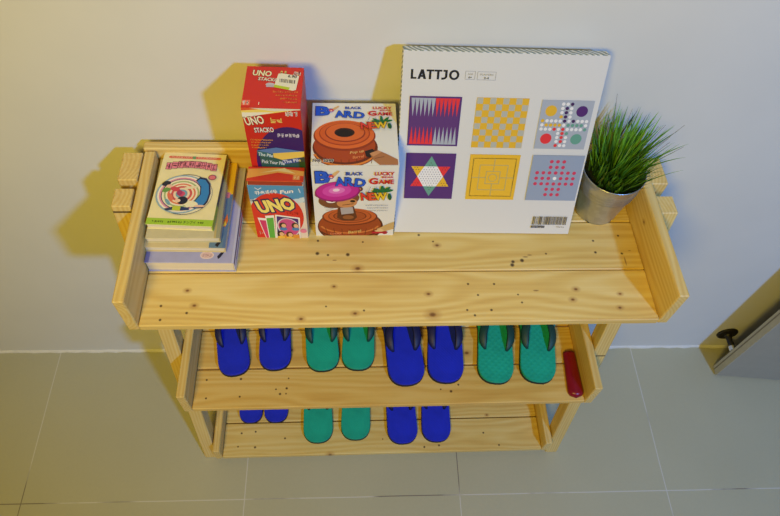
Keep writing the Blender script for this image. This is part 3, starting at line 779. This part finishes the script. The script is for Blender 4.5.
# ludo
x0, y0, x1, y1 = .2365, .1795, .3255, .2690
p.rect(x0, y0, x1, y1, GY); mx, my = (x0 + x1) / 2, (y0 + y1) / 2
for dx, dy, c in ((-1, 1, YE), (1, 1, (84, 44, 110)), (-1, -1, RED), (1, -1, GN)): p.ell(mx + dx * .0265, my + dy * .0255, .0098, .0098, c)
st_ = .0076; p.up()
for i in range(-5, 6):
    for j in (-1, 0, 1):
        for (ax, ay, c) in ((i, j, None), (j, i, None)):
            if ax == 0 and ay == 0: cc = WHT
            elif ay == 0: cc = YE if ax < 0 else GN
            elif ax == 0: cc = (70, 40, 90) if ay > 0 else RED
            else: cc = WHT
            if (ax, ay) in ((1, 5), (2, 1)): cc = (70, 40, 90)
            if (ax, ay) in ((-1, -5), (-2, -1)): cc = RED
            if (ax, ay) in ((-5, 1), (-1, 2)): cc = YE
            if (ax, ay) in ((5, -1), (1, -2)): cc = GN
            if abs(ax) == 5 and ay == 0 or abs(ay) == 5 and ax == 0: cc = WHT
            if abs(ax) <= 1 and abs(ay) <= 1 and (ax, ay) != (0, 0) and c is not None: continue
            p.ell(mx + ax * st_, my + ay * st_, .0031, .0031, cc, 10, up=False)
            p.z += .0000004
# chinese star
x0, y0, x1, y1 = .0145, .0755, .1020, .1670
p.rect(x0, y0, x1, y1, PU); mx, my = (x0 + x1) / 2 + .001, (y0 + y1) / 2; r_ = .0205
pt = lambda a, k: (mx + k * math.cos(R(a)), my + k * math.sin(R(a)))
k1 = r_ * math.sqrt(3) * 1.13; cols = {90: GN, 30: RED, 330: YE, 270: GN, 210: RED, 150: YE}
p.poly([pt(a, r_ * 1.13) for a in range(0, 360, 60)], WHT)
p.up()
for a, c in cols.items(): p.poly([pt(a, k1), pt(a + 30, r_ * 1.13), pt(a - 30, r_ * 1.13)], c, False)
p.up()
d_ = k1 / 6.0 * 1.0; hx = r_ * 1.13 / 5 * 1.0
for i in range(-6, 7):
    for j in range(-9, 10):
        px, py = mx + (j + (i % 2) * .5) * .0047, my + i * .0045
        rr_ = math.hypot(px - mx, py - my)
        if rr_ < r_ * .95: p.ell(px, py, .0010, .0010, (150, 140, 160), 8, up=False)
        elif rr_ < k1 * .86:
            an = math.degrees(math.atan2(py - my, px - mx)) % 60
            if abs(an - 30) < 9: p.ell(px, py, .0009, .0009, (90, 60, 70), 8, up=False)
# mill
x0, y0, x1, y1 = .1275, .0755, .2160, .1665
p.rect(x0, y0, x1, y1, (232, 184, 52)); mx, my = (x0 + x1) / 2, (y0 + y1) / 2; gc = (190, 172, 110)
for k in (.038, .0250, .0125): rr(mx - k, my - k, mx + k, my + k, gc, .0016); p.up()
for A_ in ((mx - .038, my, mx - .0125, my), (mx + .0125, my, mx + .038, my), (mx, my - .038, mx, my - .0125), (mx, my + .0125, mx, my + .038)): p.line(*A_, .0016, gc)
p.ell(mx, my, .0085, .0085, gc, 8, rot=22); p.ell(mx, my, .0070, .0070, (232, 184, 52), 8, rot=22)
# solitaire
x0, y0, x1, y1 = .2380, .0755, .3310, .1675
p.rect(x0, y0, x1, y1, (150, 162, 184)); mx, my = (x0 + x1) / 2, (y0 + y1) / 2; p.up()
for i in range(-3, 4):
    for j in range(-3, 4):
        if abs(i) > 1 and abs(j) > 1: continue
        p.ell(mx + i * .0112, my + j * .0112, .0034, .0034, (240, 238, 236) if (i, j) == (0, 0) else (206, 62, 92), 14, up=False)
# barcode
rnd = random.Random(5); x_ = .2600; p.up()
while x_ < .3245:
    ww = rnd.choice((.0006, .001, .0016, .0022)); p.rect(x_, .0222, min(x_ + ww, .3248), .0402, (96, 92, 92), False); x_ += ww + rnd.choice((.0006, .0009, .0014))
p.rect(.2590, .0150, .2850, .0198, (60, 58, 60)); p.glyphs(.2600, .0158, .0240, .0032, 9, (210, 208, 206), 90, 3, .0005); p.glyphs(.3080, .0160, .0150, .0028, 6, (110, 108, 108), 91, 3, .0005)
o = p.build('front_print', bx)

# ------------------------------------------------------------------ potted grass
pc = (1.3765, -.1085)
pot = empty('potted_grass', (pc[0], pc[1], S))
tag(pot, 'green artificial grass plant in a galvanised metal pot at the right end of the top shelf', 'plant')
def galv():
    t = NT('galvanised_steel'); tc = t.n('ShaderNodeTexCoord')
    vo = t.n('ShaderNodeTexVoronoi'); vo.inputs['Scale'].default_value = 90
    nz = t.n('ShaderNodeTexNoise'); nz.inputs['Scale'].default_value = 12; nz.inputs['Detail'].default_value = 4
    t.l(tc.outputs['Object'], vo.inputs['Vector']); t.l(tc.outputs['Object'], nz.inputs['Vector'])
    f = t.math('ADD', t.math('MULTIPLY', vo.outputs['Color'], .35), t.math('MULTIPLY', nz.outputs['Fac'], .65))
    t.l(t.ramp(f, [(.3, (.44, .45, .46, 1)), (.75, (.56, .57, .58, 1))]), t.b.inputs['Base Color'])
    t.l(t.ramp(f, [(.3, (.30, .30, .30, 1)), (.75, (.38, .38, .38, 1))]), t.b.inputs['Roughness'])
    t.b.inputs['Metallic'].default_value = .8
    return t.m
rb, rt, ph = .0405, .0575, .1150
R_ = lambda z: rb + (rt - rb) * z / ph
prof = [(0.0005, .002), (rb - .003, .002), (rb - .0012, .0005), (rb, 0), (rb + .0005, .003)]
for z in (.02, .045, .066): prof.append((R_(z), z))
for zc in (.072, .080, .088): prof += [(R_(zc - .003), zc - .003), (R_(zc) + .0026, zc), (R_(zc + .003), zc + .003)]
prof += [(R_(.108), .108), (R_(ph) + .0008, ph - .002), (R_(ph) + .0012, ph), (R_(ph), ph + .0012), (R_(ph) - .0012, ph), (R_(.09) - .0012, .09), (R_(.06) - .0012, .06)]
obj('pot', lathe_bm(prof, 64), galv(), pot, smooth=True)
obj('soil', lathe_bm([(.0003, .101), (.03, .100), (R_(.096) - .0016, .096), (R_(.090) - .0016, .090), (.0003, .090)], 32), plain('dark_moss', (.012, .02, .008), .9, noise=.4, nscale=200, bump=.6), pot)
def grass_mat():
    t = NT('grass_blade'); a_ = t.n('ShaderNodeVertexColor', layer_name='Col')
    t.l(a_.outputs[0], t.b.inputs['Base Color']); t.b.inputs['Roughness'].default_value = .45
    t.b.inputs['Specular IOR Level'].default_value = .3
    return t.m
rnd = random.Random(21)
bm = bmesh.new(); cl = bm.loops.layers.float_color.new('Col')
def blade(base, az, tilt, L, bend, wd, c0, c1, segs=5):
    p_ = Vector(base); sidev = Vector((-math.sin(az), math.cos(az), 0)); prev = None; th = tilt
    for i in range(segs + 1):
        k = i / segs; ww = wd * (1 - k ** 1.6) * (.7 + .6 * min(1, k * 3)) + .00005
        l_, r2 = bm.verts.new(p_ - sidev * ww / 2), bm.verts.new(p_ + sidev * ww / 2)
        mdl = bm.verts.new(p_ - Vector((math.cos(az) * math.cos(th), math.sin(az) * math.cos(th), -math.sin(th))) * ww * .22)
        if prev:
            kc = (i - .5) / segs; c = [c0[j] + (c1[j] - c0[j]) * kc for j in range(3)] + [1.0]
            for q_ in ((prev[0], prev[2], mdl, l_), (prev[2], prev[1], r2, mdl)):
                f = bm.faces.new(q_); f.smooth = True
                for lp in f.loops: lp[cl] = c
        prev = (l_, r2, mdl)
        th = tilt + bend * k * k
        p_ = p_ + Vector((math.cos(az) * math.sin(th), math.sin(az) * math.sin(th), math.cos(th))) * (L / segs)
    return p_
n = 0
while n < 420:
    ra = rnd.uniform(0, 2 * math.pi); rad = .046 * math.sqrt(rnd.random())
    bx_, by_ = rad * math.cos(ra), rad * math.sin(ra)
    az = ra + rnd.gauss(0, .7); tilt = min(.95, rad / .046 * .36 + abs(rnd.gauss(0, .17)))
    L = rnd.uniform(.055, .118) * (1.0 if math.cos(az - .0) > -.2 else .85)
    bend = rnd.uniform(0, .55)
    # keep clear of the flat box on the left and of the wall
    thf = tilt + bend * .6
    ex_ = bx_ + L * math.sin(thf) * math.cos(az); ey_ = by_ + L * math.sin(thf) * math.sin(az)
    if pc[0] + ex_ < 1.322 or pc[1] + ey_ > -.008: continue
    if ey_ < -.085: continue
    if ex_ > .062 and rnd.random() < .75: continue
    g = rnd.random()
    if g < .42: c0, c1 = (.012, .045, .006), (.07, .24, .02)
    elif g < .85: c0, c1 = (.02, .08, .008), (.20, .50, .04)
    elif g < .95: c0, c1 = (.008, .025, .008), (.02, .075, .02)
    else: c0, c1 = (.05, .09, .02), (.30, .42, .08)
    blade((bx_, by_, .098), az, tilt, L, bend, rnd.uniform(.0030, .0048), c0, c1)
    n += 1
for az, tilt, L, bend in ((.05, .75, .125, .35), (-.2, .7, .115, .5), (.35, .5, .125, .5), (1.2, .2, .132, .2), (2.0, .05, .138, .2), (.7, .3, .13, .3)):
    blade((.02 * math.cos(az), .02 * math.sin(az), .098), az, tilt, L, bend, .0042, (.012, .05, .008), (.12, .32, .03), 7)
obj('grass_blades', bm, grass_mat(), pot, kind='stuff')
bm = bmesh.new()
for k in range(9):
    az = rnd.uniform(-.3, 1.9); tl = rnd.uniform(.1, .8); L = rnd.uniform(.11, .15)
    d = Vector((math.cos(az) * math.sin(tl), math.sin(az) * math.sin(tl), math.cos(tl))); s0 = Vector((.02 * math.cos(az), .02 * math.sin(az), .098))
    s1 = d.orthogonal().normalized() * .0005; s2 = d.cross(s1).normalized() * .0005
    A_ = [bm.verts.new(s0 + v) for v in (s1, s2, -s1, -s2)]; B_ = [bm.verts.new(s0 + d * L + v * .5) for v in (s1, s2, -s1, -s2)]
    for i in range(4): bm.faces.new((A_[i], A_[(i+1) % 4], B_[(i+1) % 4], B_[i]))
obj('thin_stems', bm, plain('dry_stem', (.16, .11, .06), .7), pot, kind='stuff')

# ------------------------------------------------------------------ flip-flops
def sole_mat(name, col, diamonds=False):
    t = NT(name); tc = t.n('ShaderNodeTexCoord')
    nz = t.n('ShaderNodeTexNoise'); nz.inputs['Scale'].default_value = 25; nz.inputs['Detail'].default_value = 5
    t.l(tc.outputs['Object'], nz.inputs['Vector'])
    c = lin(col); lo = tuple(v * .86 for v in c[:3]) + (1,); hi = tuple(min(1, v * 1.08) for v in c[:3]) + (1,)
    t.l(t.ramp(nz.outputs['Fac'], [(.3, lo), (.7, hi)]), t.b.inputs['Base Color'])
    t.b.inputs['Roughness'].default_value = .62; t.b.inputs['Specular IOR Level'].default_value = .3
    rot = t.n('ShaderNodeMapping'); rot.inputs['Rotation'].default_value = (0, 0, R(45)); rot.inputs['Scale'].default_value = (1, 1, 0)
    t.l(tc.outputs['Object'], rot.inputs['Vector'])
    w1 = t.n('ShaderNodeTexWave', bands_direction='X'); w1.inputs['Scale'].default_value = 28 if diamonds else 60
    w2 = t.n('ShaderNodeTexWave', bands_direction='Y'); w2.inputs['Scale'].default_value = 28 if diamonds else 60
    t.l(rot.outputs[0], w1.inputs['Vector']); t.l(rot.outputs[0], w2.inputs['Vector'])
    hgt = t.math('MULTIPLY', w1.outputs['Fac'], w2.outputs['Fac'])
    bp = t.n('ShaderNodeBump'); bp.inputs['Strength'].default_value = .5 if diamonds else .2; bp.inputs['Distance'].default_value = .001
    t.l(hgt, bp.inputs['Height']); t.l(bp.outputs[0], t.b.inputs['Normal'])
    return t.m
BLUE = sole_mat('blue_foam', (28, 46, 210)); GREEN = sole_mat('green_foam', (24, 172, 148)); GREEN_D = sole_mat('green_foam_diamond', (24, 172, 148), True)
NAVY = plain('navy_rubber', (16, 20, 74), .55, noise=.1); TEAL = plain('dark_teal_rubber', (10, 62, 58), .55, noise=.1)
BLK = plain('dark_navy_sole', (10, 12, 34), .7); DTE = plain('dark_green_sole', (8, 38, 36), .7)

def flip_flop(name, label, x, y, z, ang, wd, L, right, top, low, strap, group):
    """origin at the heel end; toes point along +Y; wd = heel width"""
    t = empty(name, (x, y, z), R(ang)); tag(t, label, 'flip-flop', group)
    m = 1 if right else -1
    hw = wd / 2; r = hw; ft = wd * 1.20 / 2
    pts = []
    N = 14
    for i in range(N + 1):                       # heel arc, from the right side round to the left
        a = -math.pi * i / N
        cxx = math.cos(a); sxx = math.sin(a)
        pts.append((hw * math.copysign(abs(cxx) ** .82, cxx), r * .98 + r * .98 * -abs(sxx) ** .9))
    def prof(k, inner):                          # half width along the sole
        wst = hw * (.93 if inner else .99); f = ft * (.98 if inner else 1.0)
        if k < .45: return hw + (wst - hw) * math.sin(k / .45 * math.pi / 2) ** 2
        if k < .75: q = (k - .45) / .30; return wst + (f - wst) * (3 * q * q - 2 * q ** 3)
        q = (k - .75) / .25; return f * math.sqrt(max(0, 1 - q ** 2.3))
    yb = r * .98; LLn = L - yb; side_l, side_r = [], []
    M_ = 16
    for i in range(1, M_):
        k = i / M_; yy = yb + LLn * k
        side_l.append((-prof(k, m > 0), yy)); side_r.append((prof(k, m < 0), yy))
    sh = .10 * wd * m * -1
    outline = pts + side_l + [(sh * .6, L)] + list(reversed(side_r))
    def slab(z0, z1, grow, name_, mat_, bev):
        bm = bmesh.new()
        c_ = (0, L * .5)
        lo_ = [bm.verts.new((px * grow, c_[1] + (py - c_[1]) * (1 + (grow - 1) * wd / L), z0)) for px, py in outline]
        hi_ = [bm.verts.new((px * grow, c_[1] + (py - c_[1]) * (1 + (grow - 1) * wd / L), z1)) for px, py in outline]
        f_top = bm.faces.new(hi_); bm.faces.new(list(reversed(lo_)))
        nn = len(outline)
        for i in range(nn): bm.faces.new((lo_[i], lo_[(i+1) % nn], hi_[(i+1) % nn], hi_[i]))
        bmesh.ops.recalc_face_normals(bm, faces=bm.faces)
        if bev: bmesh.ops.bevel(bm, geom=[e for e in bm.edges if all(abs(v.co.z - z1) < 1e-6 for v in e.verts)], offset=bev, segments=2, affect='EDGES')
        return obj(name_, bm, mat_, t)
    slab(0, .0085, 1.0, 'outsole', low, 0)
    slab(.0085, .0170, .985, 'footbed', top, .0012)
    # strap: from a hole each side of the arch up over the foot to the toe post
    zt = .017; toe = Vector((-m * wd * .06 * -1 * -1, L * .80, zt + .006))
    anc = .34 if z > .3 else .385
    bm = bmesh.new()
    for sgn in (-1, 1):
        A_ = Vector((sgn * hw * .60, L * anc, zt - .001)); B_ = Vector((sgn * hw * .98, L * (anc + .11), zt + .020)); C_ = Vector((sgn * hw * .78, L * .62, zt + .032)); D_ = toe
        prev = None; K = 12
        for i in range(K + 1):
            k = i / K
            pp = A_ * (1-k)**3 + B_ * 3*k*(1-k)**2 + C_ * 3*k*k*(1-k) + D_ * k**3
            tg = (B_ - A_) * 3*(1-k)**2 + (C_ - B_) * 6*k*(1-k) + (D_ - C_) * 3*k*k; tg.normalize()
            nrm = Vector((-sgn * .0 + sgn * .45 * (1 - k), 0, 1)); sd = tg.cross(nrm).normalized(); nrm = sd.cross(tg).normalized()
            hwid = (.0105 if k < .5 else .0105 - .0068 * (k - .5) * 2) * wd / .09 * (.35 + .65 * min(1, k * 5)); th = .0016
            ring = [bm.verts.new(pp + sd * a_ + nrm * b_) for a_, b_ in ((-hwid, -th*.4), (-hwid * .7, th), (hwid * .7, th), (hwid, -th*.4), (hwid * .6, -th), (-hwid * .6, -th))]
            if prev:
                for q_ in range(6): bm.faces.new((prev[q_], prev[(q_+1) % 6], ring[(q_+1) % 6], ring[q_]))
            else: bm.faces.new(ring)
            prev = ring
        bm.faces.new(list(reversed(prev)))
    bmesh.ops.recalc_face_normals(bm, faces=bm.faces)
    obj('strap', bm, strap, t, smooth=True)
    obj('toe_post', lathe_bm([(.0026, 0), (.0022, .007), (.0034, .010)], 12, True), strap, t, (toe.x, toe.y, zt - .001), smooth=True)
    return t
b_, g_ = (BLUE, BLK, NAVY), (GREEN, DTE, TEAL)
M1, B1 = 'flip-flops on the middle shelf', 'flip-flops on the bottom shelf'
FF = [
 # x, y, zshelf, ang, width, length, right?, mats, where
 (.6268, -.2777, Z2, 10.5, .073, .215, False, b_, 'leftmost blue flip-flop on the middle shelf, turned slightly outward', M1),
 (.7175, -.2650, Z2, 4.0, .075, .205, True, b_, 'blue flip-flop on the middle shelf just left of the green ones', M1),
 (.8300, -.2687, Z2, 4.5, .078, .205, False, g_, 'left green flip-flop of the smaller green pair on the middle shelf', M1),
 (.9095, -.2669, Z2, -1.5, .078, .205, True, g_, 'right green flip-flop of the smaller green pair on the middle shelf', M1),
 (1.0265, -.3067, Z2, 4.0, .087, .245, False, b_, 'left flip-flop of the large blue pair in the middle of the middle shelf', M1),
 (1.1160, -.3016, Z2, -2.5, .086, .240, True, b_, 'right flip-flop of the large blue pair in the middle of the middle shelf', M1),
 (1.2330, -.3041, Z2, -6.5, .086, .240, False, (GREEN_D, DTE, TEAL), 'left flip-flop of the large green pair near the red shoehorn', M1),
 (1.3345, -.3040, Z2, -7.5, .086, .240, True, (GREEN_D, DTE, TEAL), 'rightmost green flip-flop on the middle shelf, beside the red shoehorn', M1),
 (.6069, -.2530, Z3, 3.0, .066, .195, False, b_, 'leftmost small blue flip-flop on the bottom shelf, only its heel showing', B1),
 (.6777, -.2526, Z3, 1.0, .068, .195, True, b_, 'small blue flip-flop on the bottom shelf, second from the left', B1),
 (.8007, -.3136, Z3, 1.5, .084, .245, False, g_, 'left green flip-flop on the bottom shelf', B1),
 (.9065, -.3068, Z3, -.5, .084, .240, True, g_, 'right green flip-flop on the bottom shelf', B1),
 (1.0426, -.3204, Z3, 1.5, .087, .250, False, b_, 'large blue flip-flop on the bottom shelf, next to the green pair', B1),
 (1.1387, -.3163, Z3, -1.0, .084, .245, True, b_, 'rightmost blue flip-flop on the bottom shelf', B1)]
for (x, y, z, ang, wd, L, rgt, mt, lab, grp) in FF:
    flip_flop('flip_flop', lab, x, y, z + .0002, ang, wd, L, rgt, mt[0], mt[1], mt[2], grp)

# ------------------------------------------------------------------ red shoehorn
sh = empty('shoehorn', (1.4225, -.340, Z2 + .0004), R(-1.0))
tag(sh, 'dark red plastic shoehorn lying at the right end of the middle shelf', 'shoehorn')
bm = bmesh.new(); K = 22; C = 10; prevt = prevb = None; Ls = .115
for i in range(K + 1):
    k = i / K; y = Ls * k
    hw = .0190 * (math.sqrt(max(.0, 1 - (1 - min(1, k / .14)) ** 2)) if k < .14 else 1) * (1 - .26 * k) + .0002
    top_, bot_ = [], []
    for j in range(C + 1):
        u = j / C * 2 - 1
        zt = .013 * math.sqrt(max(0, 1 - (u * .93) ** 2)) * min(1, (hw / .0172) + .15) + .001
        top_.append(bm.verts.new((u * hw, y, zt))); bot_.append(bm.verts.new((u * hw, y, 0)))
    if prevt:
        for j in range(C):
            bm.faces.new((prevt[j], prevt[j+1], top_[j+1], top_[j])); bm.faces.new((prevb[j+1], prevb[j], bot_[j], bot_[j+1]))
        bm.faces.new((prevt[0], top_[0], bot_[0], prevb[0])); bm.faces.new((top_[C], prevt[C], prevb[C], bot_[C]))
    else: bm.faces.new(top_ + list(reversed(bot_)))
    prevt, prevb = top_, bot_
bm.faces.new(list(reversed(prevt)) + prevb)
bmesh.ops.recalc_face_normals(bm, faces=bm.faces)
obj('blade', bm, plain('dark_red_plastic', (136, 12, 38), .35, noise=.05), sh, smooth=True)

# ------------------------------------------------------------------ door stopper
ds = empty('door_stopper', (2.0785, 0, .0965))
tag(ds, 'black round wall-mounted door stopper behind the grey door', 'door stopper')
BM_ = plain('black_rubber', (.012, .010, .010), .5)
obj('base_plate', lathe_bm([(.032, 0), (.032, .003), (.029, .006), (.012, .009), (.0095, .014)], 36, True), BM_, ds, (0, -.0003, 0), (R(90), 0, 0), smooth=False)
obj('stem', lathe_bm([(.0095, .012), (.0085, .030), (.0095, .046)], 24, True), BM_, ds, (0, -.0003, 0), (R(90), 0, 0), smooth=False)
obj('magnet_tip', lathe_bm([(.0105, .046), (.0110, .050), (.0110, .060), (.0100, .062)], 24, True), plain('chrome', (.7, .7, .7), .15, 1.0, noise=.0), ds, (0, -.0003, 0), (R(90), 0, 0), smooth=False)
